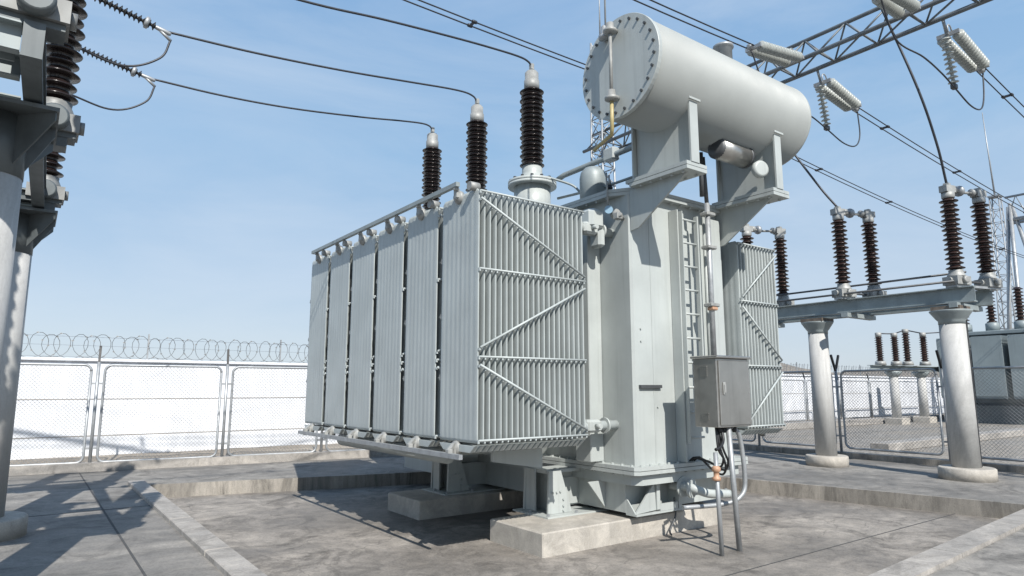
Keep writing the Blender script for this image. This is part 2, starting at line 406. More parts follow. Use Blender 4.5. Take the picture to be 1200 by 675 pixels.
# ------------------------------------------------------------------ insulators (lathe profiles)
def sheds(z0,z1,core,rad,n,alt=0):
    pr=[(core,z0)]; p=(z1-z0)/n
    for k in range(n):
        r=rad-(alt if k%2 else 0); z=z0+k*p
        pr+=[(core,z+.18*p),(core+.25*(r-core),z+.28*p),(r*.97,z+.34*p),(r,z+.42*p),(r*.96,z+.50*p),(core+.35*(r-core),z+.72*p),(core,z+.9*p)]
    pr+=[(core,z1)]
    return pr
BOLT=MB().cyl((0,0,0),(0,0,.02),.016,n=6,smooth=False)
BOLTME={}
def bolts(parent, pts, mat, axis=(0,0,1), scale=1.0):
    """bolt heads as little parts sharing one mesh"""
    if mat.name not in BOLTME:
        o=MB().cyl((0,0,0),(0,0,.022),.017,n=6,smooth=False).build('bolt',mat); BOLTME[mat.name]=o.data
        bpy.data.objects.remove(o)
    off=ROOT[parent.name]; q=V(axis).to_track_quat('Z','Y')
    for p in pts:
        o=bpy.data.objects.new('bolt',BOLTME[mat.name]); COL.objects.link(o); o.parent=parent
        o.location=V(p)-off; o.rotation_mode='QUATERNION'; o.rotation_quaternion=q; o.scale=(scale,)*3

# ------------------------------------------------------------------ THE TRANSFORMER
T=thing('power_transformer',(7.2,8.8,.045),'large grey green oilfilled transformer with finned radiators, standing on concrete plinths','transformer')
P=M['paint']
TX0,TX1,TY0,TY1,TZ0,TZ1=6.2,8.22,5.84,12.3,.70,4.20
# tank body, with chamfered near corner, as plain walls
tk=MB(); c=.03
tk.prism([(TX0,TY0+c),(TX0+c,TY0),(TX1-.1,TY0),(TX1,TY0+.1),(TX1,TY1),(TX0,TY1)],'z',TZ0,TZ1)
tank=tk.build('tank',P,T)
# stiffener channels on the long left side
for y in (6.40,7.75,9.1,10.45,11.8):
    MB().box((5.96,y,TZ0+.01),(TX0-.003,y+.30,TZ1-.14),.012).build('stiffener',P,tank)
# stiffener on the end wall: channel and fin beside the ladder
MB().box((6.965,5.68,TZ0+.01),(6.985,TY0-.003,TZ1-.12),.004).build('stiffener',P,tank)
MB().box((7.70,5.74,TZ0+.6),(7.98,TY0-.003,TZ1-.12),.01).build('stiffener',P,tank)
# little marks on the end wall
MB().box((6.28,5.80,1.66),(6.68,TY0-.003,1.70)).build('name_bar',M['darksteel'],tank)
bolts(tank,[(6.34,5.838,2.42),(6.34,5.838,2.26),(6.62,5.838,1.42)],P,(0,-1,0),.7)
# weld seams
m=MB()
for x in (6.56,): m.bar((x,TY0-.002,TZ0),(x,TY0-.002,TZ1-.1),.006,.006)
m.build('weld_seam',P,tank)
# bottom flange
def octo(x0,y0,x1,y1,c): return [(x0+c,y0),(x1-c,y0),(x1,y0+c),(x1,y1-c),(x1-c,y1),(x0+c,y1),(x0,y1-c),(x0,y0+c)]
fl=MB()
fl.prism(octo(6.06,5.70,8.36,12.44,.05),'z',.655,.70)
fl.prism(octo(6.06,5.70,8.36,12.44,.05),'z',.604,.648)
flange=fl.build('tank_flange',P,T)
by=[5.84+.17*k for k in range(22)]
bolts(flange,[(6.12,y,.70) for y in by]+[(6.2+.17*k,5.76,.70) for k in range(12)],P)
bolts(flange,[(6.12,y,.604) for y in by]+[(6.2+.17*k,5.76,.604) for k in range(12)],P,(0,0,-1))
# lower tank: a band, then the tapering bottom
lt=MB()
lt.prism(octo(6.13,5.77,8.28,12.37,.1),'z',.47,.603)
lower=lt.build('lower_tank',P,T)
m=MB()
m.box((6.22,6.06,.11),(8.08,12.1,.469))
m.build('sump',P,lower)
m=MB().prism([(6.22,.11),(6.60,.13),(6.58,.465)],'y',5.90,5.925); m.build('gusset',P,lower)
m=MB().box((6.60,5.88,.135),(6.66,6.06,.469)); m.box((6.22,5.88,.085),(7.25,6.06,.11)); m.box((6.661,5.88,.112),(7.0,5.905,.20)); m.box((7.02,5.88,.112),(7.07,6.06,.469)); m.build('end_channel',P,lower)
m=MB().prism([(6.06,.11),(5.90,.11),(6.06,.30)],'x',6.222,6.24); m.build('gusset',P,lower)
m=MB().prism([(5.92,.469),(6.219,.469),(6.219,.12)],'y',6.42,6.44); m.build('gusset',P,lower)
for y in (7.5,9.6,11.2):
    MB().prism([(6.15,.468),(6.40,.468),(6.40,.12)],'y',y,y+.03).build('gusset',P,lower)
# skid feet
def foot(x,y,sx):
    m=MB()
    m.prism([(x,.068),(x+.40*sx,.068),(x+.22*sx,.60),(x+.02*sx,.60)],'y',y,y+.03)           # trapezoid front plate
    m.prism([(x,.068),(x+.40*sx,.068),(x+.22*sx,.60),(x+.02*sx,.60)],'y',y+.50,y+.53)
    m.box((x+.02*sx,y+.30,.068),(x+.045*sx,y+.499,.60))
    m.box((x+.20*sx,y+.031,.068),(x+.22*sx,y+.499,.56))
    m.prism([(y-.25,.068),(y+.03,.068),(y+.03,.60),(y-.02,.60)],'x',x+.17*sx,x+.20*sx) if False else None
    m.box((x+.05*sx,y+.08,.56),(x+.62*sx,y+.46,.603))
    m.prism([(x+.22*sx,.56),(x+.9*sx,.56),(x+.9*sx,.10),(x+.42*sx,.10)],'y',y+.25,y+.28)
    f=m.build('skid_foot',P,T)
    MB().box((x-.12*sx,y-.14,.046),(x+1.0*sx,y+.60,.066)).build('foot_plate',P,f)
    bolts(f,[(x+.07*sx,y,.33),(x+.14*sx,y,.335),(x+.2*sx,y,.34),(x+.25*sx,y,.24),(x+.25*sx,y,.16),(x+.25*sx,y,.1)],P,(0,-1,0),.9)
    bolts(f,[(x-.06*sx,y-.08,.066),(x-.06*sx,y+.3,.066),(x+.4*sx,y-.09,.066)],M['galv'],(0,0,1),1.3)
    return f
foot(5.50,6.72,1); foot(5.40,9.05,1); foot(9.0,6.72,-1)
# deep beams under the tank carrying the feet
m=MB()
m.box((5.75,6.95,.12),(8.3,7.05,.47)); m.build('base_beam',P,T); MB().box((5.7,9.2,.12),(8.3,9.35,.47)).build('base_beam',P,T)
MB().box((4.45,7.6,.78),(6.1,7.68,.90)).build('radiator_bracket',P,T)
MB().prism([(4.5,.92),(5.25,.92),(5.25,.68),(4.5,.80)],'y',6.52,6.56).build('radiator_bracket',P,T)
MB().prism([(4.5,.92),(6.19,.92),(6.19,.62),(5.4,.72),(4.5,.80)],'y',9.40,9.44).build('radiator_bracket',P,T)
# cover plate (top flange)
cv=MB()
cvp=[(6.10,6.05),(6.30,5.74),(8.20,5.74),(8.36,5.9),(8.36,12.44),(6.06,12.44),(6.06,6.10)]
cv.prism(cvp,'z',4.20,4.245); cv.prism(cvp,'z',4.25,4.295)
cover=cv.build('cover_plate',P,T)
bolts(cover,[(6.10,6.15+.2*k,4.20) for k in range(24)]+[(6.38+.2*k,5.79,4.20) for k in range(9)],P,(0,0,-1),1.15)

# radiators ----------------------------------------------------------
def fin_outline(x,w,y0,y1,n=8):
    """plan outline of one panel fin: fluted both sides, rolled edges"""
    pts=[]; seg=n*4
    L=y1-y0
    for i in range(seg+1):
        t=i/seg; b=w*(.34+.66*abs(math.sin(math.pi*n*t))**.7) if 0<i<seg else w*.75
        pts.append((x-b,y0+.012+(L-.024)*t))
    pts.append((x,y1))
    for i in range(seg,-1,-1):
        t=i/seg; b=w*(.34+.66*abs(math.sin(math.pi*n*t))**.7) if 0<i<seg else w*.75
        pts.append((x+b,y0+.012+(L-.024)*t))
    pts.append((x,y0))
    return pts
def radiator_mesh(xs,y0,y1,z0,z1):
    m=MB()
    for x in xs:
        o=fin_outline(x,.0078,y0,y1)
        def ring(z,sc,ys): return [(x+(px-x)*sc,(y0+y1)/2+(py-(y0+y1)/2)*ys,z) for px,py in o]
        m.loft([ring(z0,.5,.97),ring(z0+.035,.8,1),ring(z0+.10,1,1),ring(z1-.10,1,1),ring(z1-.03,.8,.985),ring(z1,.45,.90)],True,True)
    return m
RZ0,RZ1=1.09,3.83
def radiator(y0,width,xo,xi,nf,side):
    """side=-1: outer end at xo (left bank), +1 right bank"""
    y1=y0+width; xs=[xo+(xi-xo)*i/(nf-1) for i in range(nf)]
    rd=radiator_mesh(xs,y0,y1,RZ0,RZ1).build('radiator',M['fin'],T)
    yc=(y0+y1)/2; wall=TX0 if side<0 else TX1
    for z in (RZ0+.10,RZ1-.10):
        MB().cyl((xo-.04*side,yc,z),(wall-.003*-side*-1,yc,z),.062,n=14).build('header_pipe',M['fin'],rd)
    # end caps of the headers: pale round plugs with a hanging lug
    for z,s in ((RZ1-.02,1),(RZ0-.07,-1)):
        m=MB().lathe((xo+.02*side*-1,yc+.02,z),[(.045,0),(.075,.004),(.08,.03),(.075,.05),(.045,.062),(.04,.085),(.0,.09)],16,(side,0,0))
        m.box((xo+.03*side,yc-.03,z-.02*s),(xo+.07*side,yc+.05,z+.10*s),.008)
        m.build('vent_plug',M['cast'],rd)
    for yy in (y0,):
        f=yy-.016
        zz=[RZ1-.035,2.93,1.985,RZ0+.03]
        sgn=side
        a,b=(xi,xo)
        for z in zz: MB().tube([(xo-.0,f,z),(xi-.02*side*-1*-1,f,z)],.013,6).build('tie_bar',M['fin'],rd)
        for (za,zb) in ((RZ1-.12,2.93+.05),(2.075,2.93-.07),(1.90,RZ0+.09)):
            pass
        MB().tube([(xo,f-.018,RZ1-.12),(xi,f-.018,2.93+.05)],.014,6).build('brace',M['fin'],rd)
        MB().tube([(xo,f-.018,2.08),(xi,f-.018,2.93-.09)],.014,6).build('brace',M['fin'],rd)
        MB().tube([(xo,f-.018,1.90),(xi,f-.018,RZ0+.09)],.014,6).build('brace',M['fin'],rd)
        m=MB()
        for x in xs:
            for z in zz: m.box((x-.008,f-.006,z-.030),(x+.008,f+.02,z+.008))
        for i,x in enumerate(xs):
            t=i/(nf-1)
            for z in (RZ1-.12+(2.98-RZ1+.12)*t,2.08+(2.84-2.08)*t,1.90+(RZ0+.09-1.90)*t): m.box((x-.007,f-.014,z-.028),(x+.007,f+.02,z-.004))
        tag(m.build('clip',M['fin'],rd),kind='stuff')
    m=MB()   # bottom drip tray teeth
    for x in xs: m.prism([(y0+.03,RZ0-.03),(y0+.12,RZ0-.10),(y1-.12,RZ0-.10),(y1-.03,RZ0-.03)],'x',x-.02,x+.02)
    m.build('fin_foot',M['fin'],rd)
    # clips bridging the gap to the next radiator
    for z in (1.75,2.45,3.1): MB().box((xo,y1+.003,z),(xo+.05*-side,y1+.03,z+.06)).box((xo+.01*-side,y1+.025,z+.02),(xo+.03*-side,y1+.075,z+.035)).build('spacer',M['cast'],rd)
    # valve blocks at the tank
    for z in (RZ0+.10,RZ1-.10):
        m=MB().box((min(wall+.30*side,wall+.55*side),yc-.08,z-.08),(max(wall+.30*side,wall+.55*side),yc+.08,z+.08),.03)
        m.lathe((wall+.18*side,yc,z),[(.10,0),(.10,.03)],16,(side,0,0))
        m.lathe((wall+.60*side,yc,z),[(.10,0),(.10,.03)],16,(side,0,0))
        m.cyl((wall+.42*side,yc-.08,z),(wall+.42*side,yc-.17,z),.03,n=10)
        m.build('valve',M['paint'],rd)
    return rd
RW=.785; RP=.893
for k in range(6): radiator(5.79+RP*k,RW,3.81,5.31,21,-1)
for k in range(5): radiator(5.70+RP*k,RW,9.27,8.34,13,1)
# rail along the radiator tops and the rail under them
rl=MB().bar((3.72,6.10,3.93),(3.72,10.78,3.93),.05,.05); rail=rl.build('lifting_rail',M['steel'],T)
for k in range(6):
    yc=5.79+RP*k+RW/2
    MB().box((3.70,yc-.045,3.87),(3.76,yc+.0,3.958),.008).build('rail_bracket',M['cast'],rail); MB().cyl((3.73,yc-.30,3.86),(3.85,yc-.30,3.86),.05,n=12).build('vent_plug',M['cast'],rail)
rl=MB().bar((3.66,5.88,.955),(3.66,10.85,.955),.045,.05); rail=rl.build('lower_rail',M['galv'],T)
for k in range(6):
    yc=5.79+RP*k+RW/2
    m=MB().box((3.64,yc-.09,.92),(3.70,yc-.02,1.02),.008); m.bar((3.67,yc-.05,1.0),(3.76,yc,1.06),.04); m.build('rail_bracket',M['cast'],rail)
m=MB()
m.cyl((4.3,7.2,.83),(4.3,10.6,.83),.10,n=14); m.build('oil_pipe',P,T)
# HV bushings --------------------------------------------------------
for i,y in enumerate((8.19,9.87,11.58)):
    x=6.42
    tr=MB().lathe((x,y,4.295),[(.30,0),(.30,.62)],28)
    tr.lathe((x,y,4.915),[(.40,0),(.40,.045)],28); tr.lathe((x,y,4.962),[(.40,0),(.40,.045)],28)
    bs=tr.build('bushing',P,T)
    bolts(bs,[(x+.355*math.cos(a*math.pi/7),y+.355*math.sin(a*math.pi/7),5.007) for a in range(14)],M['darksteel'],(0,0,1),1.6)
    MB().lathe((x,y,5.008),[(.27,0),(.25,.03),(.19,.06),(.17,.15),(.165,.27)],24).build('neck',P,bs)
    MB().lathe((x,y,0),sheds(5.26,6.62,.135,.205,17,.022),24).build('porcelain',M['porcelain'],bs)
    MB().lathe((x,y,6.62),[(.10,0),(.13,.01),(.13,.16),(.115,.165),(.115,.30),(.095,.31),(.09,.33),(.03,.335),(.028,.40)],20).build('cap',M['cast'],bs)
    m=MB().box((x-.03,y-.04,6.98),(x+.03,y+.04,7.09),.008); m.build('terminal',M['cast'],bs)
# inspection dome and small fittings on the cover
dm=MB().lathe((6.85,7.2,4.295),[(.21,0),(.21,.60),(.19,.69),(.13,.76),(.05,.785),(.0,.79)],28); dome=dm.build('hand_hole_turret',M['steel'],T)
MB().lathe((6.85,7.2,4.30),[(.28,0),(.28,.04)],28).build('flange',P,dome)
for (x,y,h,rr) in ((6.75,6.75,.30,.055),(6.95,6.15,.44,.14),(7.5,6.6,.44,.14),(7.4,7.4,.4,.09)):
    b=MB().lathe((x,y,4.295),[(rr*1.1,0),(rr*1.1,.06)],20).build('low_voltage_bushing',P,T)
    MB().lathe((x,y,4.35),sheds(0,h,rr*.72,rr,4),20).build('porcelain',M['rubber'],b)
    MB().lathe((x,y,4.35+h),[(rr*.6,0),(rr*.6,.06),(rr*.25,.07),(rr*.25,.16)],14).build('cap',M['cast'],b)
# gas pipe rising along the cover towards the conservator
m=MB().tube([(6.85,8.05,5.10),(6.9,7.95,5.16),(6.92,6.1,5.19),(6.95,5.6,5.22)],.045,10); pipe=m.build('oil_pipe',M['steel'],T)
MB().tube(spline([(6.45,7.85,5.02),(6.75,7.6,4.88),(6.85,7.5,4.75)],8),.02,6).build('oil_pipe',M['steel'],T)
m=MB().tube([(6.72,7.9,4.72),(6.9,7.0,4.72),(6.9,5.9,4.72)],.022,8); m.build('oil_pipe',M['steel'],T)
m=MB().box((6.85,6.75,5.10),(7.0,6.98,5.30),.02); m.build('gas_relay',P,T)
# conservator brackets and supports ----------------------------------
for x in (6.20,8.0):
    br=MB()
    br.prism([(4.80,4.25),(5.735,4.25),(5.735,4.295),(4.80,4.295)],'x',x-.10,x+.28)
    b=br.build('bracket',P,T)
    MB().prism([(4.80,4.302),(5.80,4.302),(5.80,4.347),(4.80,4.347)],'x',x-.10,x+.28).build('support_base',P,b)
    MB().prism([(4.90,4.249),(5.836,4.249),(5.836,3.70),(5.70,3.72)],'x',x+.015,x+.045).build('gusset',P,b)
    bolts(b,[(x-.05,4.9+.17*k,4.25) for k in range(5)]+[(x+.2,4.9+.17*k,4.25) for k in range(5)],P,(0,0,-1),1.1)
    cy,cz,cr=5.27,5.53,.63
    arc=[(cy+(cr-.004)*math.sin(R(a)),cz-(cr-.004)*math.cos(R(a))) for a in range(44,-46,-6)]
    sp=MB().prism([(4.84,4.348),(5.70,4.348),(5.72,5.11)]+arc+[(4.80,5.12)],'x',x+.04,x+.065)
    sup=sp.build('saddle_support',P,b)
    MB().box((x-.02,4.79,4.348),(x+.13,4.815,5.13)).build('edge_plate',P,sup)
    MB().box((x-.05,4.76,5.13),(x+.16,4.86,5.155)).build('pad',P,sup)
    MB().box((x-.02,5.725,4.348),(x+.13,5.75,5.12)).build('edge_plate',P,sup)
# conservator
CX0,CX1,CY,CZ,CR=5.50,8.76,5.27,5.53,.63
cs=MB().lathe((CX0,CY,CZ),[(CR,.03),(CR,CX1-CX0-.1),(CR+.006,CX1-CX0-.1),(CR+.006,CX1-CX0-.05),(CR*.985,CX1-CX0-.03),(CR*.9,CX1-CX0+.03),(CR*.6,CX1-CX0+.09),(.02,CX1-CX0+.11)],64,(1,0,0))
con=cs.build('conservator',M['tankpaint'],T)
MB().lathe((CX0,CY,CZ),[(CR+.012,-.025),(CR+.016,-.02),(CR+.016,.028)],64,(1,0,0),False).build('end_cover',P,con)
bolts(con,[(CX0-.025,CY+.575*math.cos(2*math.pi*k/24+.1),CZ+.575*math.sin(2*math.pi*k/24+.1)) for k in range(24)],M['darksteel'],(-1,0,0),1.05)
g=MB().cyl((5.36,5.285,5.13),(5.36,5.285,6.0),.022,n=10); gauge=g.build('oil_level_gauge',M['cast'],con)
for z in (6.0,5.13):
    m=MB().lathe((5.36,5.285,z-.02),[(.03,-.05),(.085,-.03),(.085,.0),(.05,.02),(.045,.09)],14); m.cyl((5.36,5.285,z),(5.474,5.285,z),.03,n=8); m.build('gauge_fitting',M['cast'],gauge)
MB().tube([(5.36,5.285,5.10),(5.36,5.29,4.72),(5.40,5.34,4.67),(5.5,5.75,4.62)],.024,8).build('drain_pipe',M['brass'],gauge)
MB().cyl((5.45,5.45,6.08),(5.45,5.45,7.6),.012,n=6).build('vent_pipe',M['galv'],con)
MB().lathe((5.42,5.45,5.98),[(.02,-.04),(.07,-.02),(.07,.02),(.035,.04),(.035,.14),(.015,.16)],12).build('gauge_fitting',M['galv'],con)
vt=MB().lathe((7.95,5.5,CZ+.42),[(.125,0),(.125,.72),(.15,.725),(.15,.76),(.135,.765),(.125,.74)],22).build('vent_cap',M['galv'],con)
# gas breather hanging under the conservator
m=MB().cyl((7.18,5.15,4.84),(7.80,5.15,4.84),.145,n=26); br=m.build('breather',M['stainless'],con)
m=MB().lathe((7.14,5.15,4.84),[(.0,0),(.11,.005),(.145,.04),(.145,.05)],24,(1,0,0)); m.build('breather_cap',M['darksteel'],br); m=MB().lathe((7.78,5.15,4.84),[(.15,0),(.15,.05),(.12,.06)],24,(1,0,0)); m.build('breather_cap',M['darksteel'],br)
m=MB().tube(spline([(7.2,5.2,4.9),(7.08,5.25,4.96),(7.1,5.3,5.0)],6),.03,8); m.bar((7.2,5.15,4.95),(7.3,5.2,5.0),.06); m.build('hanger',M['steel'],br)
MB().lathe((7.88,5.0,4.63),[(.0,0),(.115,.005),(.12,.02),(.12,.07),(.09,.09)],22,(-.4,-1,0)).build('access_cover',P,con)
# vertical conduit, cable pipe, ladder on the end wall
m=MB().tube([(7.19,5.42,4.86),(7.22,5.45,4.25)],.032,10); m.tube([(7.37,5.52,4.86),(7.41,5.52,4.2)],.028,10); m.build('conduit',M['darksteel'],T)
m=MB().tube([(7.41,5.52,4.2),(7.41,5.52,2.02)],.038,12); cd=m.build('conduit',M['galv'],T)
for z in (2.75,3.55,4.02): MB().box((7.34,5.46,z),(7.52,5.6,z+.05),.01).build('clamp',M['cast'],cd)
MB().box((7.36,5.455,2.70),(7.47,5.56,2.745),.01).build('clamp',M['orange'],cd)
MB().tube([(7.57,5.70,4.15),(7.57,5.70,1.2)],.03,10).build('conduit',M['paint'],T)
ld=MB()
ld.box((6.988,5.62,.95),(7.0,5.69,4.05)); ld.box((7.305,5.62,1.2),(7.335,5.68,4.02))
ladder=ld.build('ladder',P,T)
for k in range(10):
    z=1.02+.325*k; MB().cyl((7.0,5.655,z),(7.305,5.655,z),.016,n=8).build('rung',P,ladder)
# relief valve and small instruments by the top corner
m=MB().box((5.72,6.06,3.72),(5.98,6.34,4.0),.05); m.box((5.9,6.1,3.5),(6.02,6.3,3.75),.03); m.build('valve',P,T)
m=MB().lathe((6.0,6.02,3.98),[(.0,0),(.05,.004),(.055,.02),(.055,.05)],18,(-.7,-.7,0)); m.build('dial_gauge',M['bluepaint'],T)
m=MB().cyl((6.05,6.0,3.9),(6.05,5.9,3.95),.045,n=12); m.cyl((6.02,5.85,3.9),(6.18,5.95,3.88),.03,n=8); m.box((6.0,5.86,3.84),(6.1,5.95,3.93),.01); m.cyl((6.02,6.05,4.0),(6.03,6.08,4.52),.014,n=6); m.build('sampling_valve',M['cast'],T)
# bottom drain valve and pipe
m=MB().tube(spline([(6.95,5.95,.40),(6.98,5.66,.40),(7.15,5.5,.33),(7.5,5.45,.30)],8),.055,12); dv=m.build('drain_pipe',P,T)
MB().lathe((6.98,5.78,.40),[(.13,0),(.13,.03)],18,(0,-1,0)).build('flange',P,dv)
MB().lathe((6.99,5.66,.39),[(.12,0),(.12,.03)],18,(.2,-1,0)).build('flange',P,dv)
MB().tube(spline([(6.95,5.9,.25),(6.99,5.92,.02),(6.85,5.9,-.15),(6.83,5.86,-.2)],8),.012,6).build('drain_hose',M['darksteel'],dv)

# ------------------------------------------------------------------ control cabinet on its conduits
CB=thing('control_cabinet',(6.7,4.9,-.22),'brushed steel control cabinet standing on thin pipes beside the transformer ladder','cabinet')
st=M['stainless']
m=MB().box((6.57,4.87,1.20),(7.21,5.21,2.01),.006); body=m.build('body',st,CB)
MB().box((6.545,4.83,2.012),(7.235,5.235,2.045),.008).build('roof',st,CB)
m=MB().box((6.60,4.852,1.225),(7.195,4.868,1.985),.004); door=m.build('door',st,CB)
m=MB().box((6.655,4.838,1.58),(6.70,4.851,1.73),.005); m.box((6.666,4.826,1.60),(6.688,4.839,1.70),.004); m.build('handle',M['cast'],door)
m=MB()
for k in range(6): m.box((6.558,5.0,1.80+.022*k),(6.569,5.10,1.810+.022*k))
for k in range(4): m.box((6.558,5.0,1.29+.022*k),(6.569,5.10,1.30+.022*k))
m.build('louvre',M['stainless'],body)
MB().tube([(6.53,4.88,-.22),(6.52,4.90,.92)],.026,10).build('leg',M['galv'],CB)
MB().tube([(6.89,4.90,-.22),(6.83,4.93,1.2)],.032,10).build('leg',M['galv'],CB)
MB().tube(spline([(6.98,4.98,1.2),(7.12,4.98,1.05),(7.18,4.98,.55),(7.1,5.0,.36),(6.9,5.1,.28),(6.4,5.3,.26)],8),.028,10).build('conduit',M['galv'],CB)
m=MB().lathe((6.522,4.90,.60),[(.028,0),(.05,.01),(.05,.04),(.032,.05),(.032,.10),(.05,.11),(.05,.15),(.03,.17)],14); m.build('cable_gland',M['orange'],CB)
for sx,sz in ((0,0),(.05,.05),(-.04,.09)):
    MB().tube(spline([(6.70+sx*.4,5.0,1.2),(6.70+sx,4.96,.95),(6.80+sx,4.97,.74+sz),(6.93+sx,5.12,.62+sz),(7.00+sx,5.32,.66+sz),(7.06+sx*.5,5.52,.76),(7.10+sx,5.64,.77),(7.14+sx,5.74,.72)],8),.014,6).build('cable',M['rubber'],CB)
MB().tube(spline([(6.75,4.98,1.2),(6.72,4.93,1.06),(6.62,4.9,.98),(6.53,4.9,.95)],8),.020,8).build('cable',M['rubber'],CB)
for x in (6.72,6.80,6.90,7.0): MB().lathe((x,4.97,1.2),[(.03,0),(.03,-.05),(.02,-.07)],10).build('cable_gland',M['rubber'],CB)

# ------------------------------------------------------------------ switch stands and disconnect switches
def column(t,x,y,ztop,rad,plate=False,footz=.22,mat='pole',cap='steel'):
    m=MB().lathe((x,y,footz-.02),[(rad*1.02,0),(rad*.94,ztop-footz-.16)],32); c=m.build('column',M[mat],t)
    MB().lathe((x,y,-.02),[(rad*2.0,0),(rad*2.0,footz-.0),(rad*1.9,footz+.02)],32).build('footing',M['plinth'],t)
    m=MB().lathe((x,y,ztop-.25),[(rad*.97,-.04),(rad*.97,.02),(rad*1.12,.06),(rad*1.45,.17),(rad*1.55,.20),(rad*1.55,.22)],32)
    if plate:
        m=MB().box((x-.42,y-.42,ztop-.03),(x+.42,y+.42,ztop)); m.lathe((x,y,ztop-.5),[(rad*.965,0),(rad*.965,.47)],32)
        for a in range(8):
            q=V((math.cos(a*math.pi/4),math.sin(a*math.pi/4),0)); w=V((-q.y,q.x,0))*.006; k=.41*(1.38 if a%2 else 1)
            p0_=V((x,y,0))+q*rad*.96; p1_=V((x,y,0))+q*k
            tri_=[p0_+V((0,0,ztop-.42)),p1_+V((0,0,ztop-.10)),p1_+V((0,0,ztop-.031)),p0_+V((0,0,ztop-.031))]
            m.loft([[p+w for p in tri_],[p-w for p in tri_]])
    else:
        MB().box((x-.25,y-.25,ztop-.028),(x+.25,y+.25,ztop+.045)).build('top_plate',M['rusty'],c)
    m.build('capital',M[cap],c)
    return c
def ibeam(m,a,b,w,h,t=.02):
    a=V(a); b=V(b); up=V((0,0,1))
    m.bar(a+up*(h-t/2),b+up*(h-t/2),w,t); m.bar(a+up*t/2,b+up*t/2,w,t); m.bar(a+up*h/2,b+up*h/2,t*.8,h-2*t)
STAND=thing('switch_stand',(13.6,6.2,0),'steel beam stand on two round concrete columns on the right','switch stand')
column(STAND,14.25,7.8,3.16,.215); column(STAND,14.18,5.1,3.16,.23)
bd=V((0,-1,0)); b0=V((14.2,6.2,0))
bx=V((-bd.y,bd.x,0))
for off in (-.06,.80):
    p0=b0-bd*4.6+bx*off; p1=b0+bd*1.55+bx*off
    m=MB(); ibeam(m,p0+V((0,0,3.26)),p1+V((0,0,3.26)),.16,.30); m.build('beam',M['steel'],STAND)
for s in (-3.0,-.8,1.25):
    p=b0+bd*s; m=MB(); m.bar(p-bx*.3+V((0,0,3.21)),p+bx*.95+V((0,0,3.21)),.14,.09); m.build('cross_beam',M['steel'],STAND)
for off,z in ((-.26,3.66),(.35,3.90)):
    m=MB(); m.tube([b0-bd*4.6+bx*off+V((0,0,z)),b0+bd*1.3+bx*off+V((0,0,z))],.022,8); m.build('linkage_tube',M['darksteel'],STAND)
MB().bar((14.42,4.94,.05),(14.42,4.94,3.2),.035,.012).build('ground_bar',M['darksteel'],STAND)
for z in (.4,1.05,2.4): MB().bar((14.22,5.05,z),(14.45,4.93,z),.03,.03).build('ground_clamp',M['darksteel'],STAND)
def switch_unit(name,loc,ax,label,sep=1.0,h=1.42,mat='redporcelain',group=None,cast='cast',plate='galv'):
    """two post insulators on cast bases, joined at the top by a contact arm; ax: plan direction from front to rear post"""
    t=thing(name,loc,label,'disconnect switch',group); L=V(loc); ax=V(ax).normalized(); sd_=V((-ax.y,ax.x,0))
    MB().bar(L-ax*.17+V((0,0,.02)),L+ax*(sep+.2)+V((0,0,.02)),.22,.045).build('base_plate',M[plate],t)
    for k in (0,1):
        p=L+ax*sep*k
        m=MB(); q=p+V((0,0,.045))
        m.bar(q+V((0,0,.08))-ax*.19,q+V((0,0,.08))+ax*.19,.30,.16); m.lathe(q+V((0,0,.16)),[(.17,0),(.15,.03),(.12,.10),(.125,.13)],20)
        m.lathe(q+V((0,0,.09))-sd_*.15,[(.07,0),(.07,.05),(.05,.06)],12,-sd_); m.lathe(q+V((0,0,.09))-ax*.18,[(.06,0),(.06,.05)],12,-ax)
        base=m.build('base_casting',M[cast],t)
        if cast!='cast': MB().lathe(q+V((0,-.15,.09)),[(.10,0),(.11,.02),(.11,.09),(.09,.11)],20,(0,-1,0)).build('gear_cover',M['weathered'],base)
        MB().lathe(p+V((0,0,.335)),sheds(0,h,.088,.165,15,.018),24).build('insulator',M[mat],t)
        z=.335+h
        m=MB().lathe(p+V((0,0,z)),[(.10,0),(.115,.02),(.115,.12),(.08,.13)],18)
        m.bar(p+V((0,0,z+.19))-ax*.13,p+V((0,0,z+.19))+ax*.13,.16,.13); m.box(p+V((-.05,-.05,z+.255)),p+V((.05,.05,z+.31)))
        m.lathe(p+V((0,0,z+.2))+ax*(.13 if k==0 else -.13),[(.05,0),(.075,.03),(.075,.09),(.03,.1)],14,ax if k==0 else -ax)
        m.build('terminal_head',M['cast'],t)
    z=.335+h+.19
    MB().tube([L+ax*.2+V((0,0,z)),L+ax*(sep*.45)+V((0,0,z-.02)),L+ax*(sep-.2)+V((0,0,z))],.028,8).build('contact_arm',M['cast'],t)
    m=MB().lathe(L+ax*.33+V((0,0,z)),[(.03,-.05),(.10,-.04),(.11,0),(.10,.04),(.03,.05)],14,ax); m.build('contact_jaw',M['galv'],t)
    m=MB().tube([L+ax*.15+V((0,0,.14)),L+ax*(sep-.15)+V((0,0,.12))],.025,6); m.build('drive_link',M['darksteel'],t)
    return t
switch_unit('disconnect_switch',(14.2,4.95,3.565),(.95,-.25,0),'red brown disconnect switch nearest the right frame edge on the concrete column stand',.90)
switch_unit('disconnect_switch',(14.12,7.08,3.565),(.94,-.34,0),'red brown disconnect switch between the outer two on the concrete column stand',.82)
switch_unit('disconnect_switch',(13.85,9.2,3.565),(.94,-.34,0),'red brown disconnect switch half hidden behind the right radiators',.95)
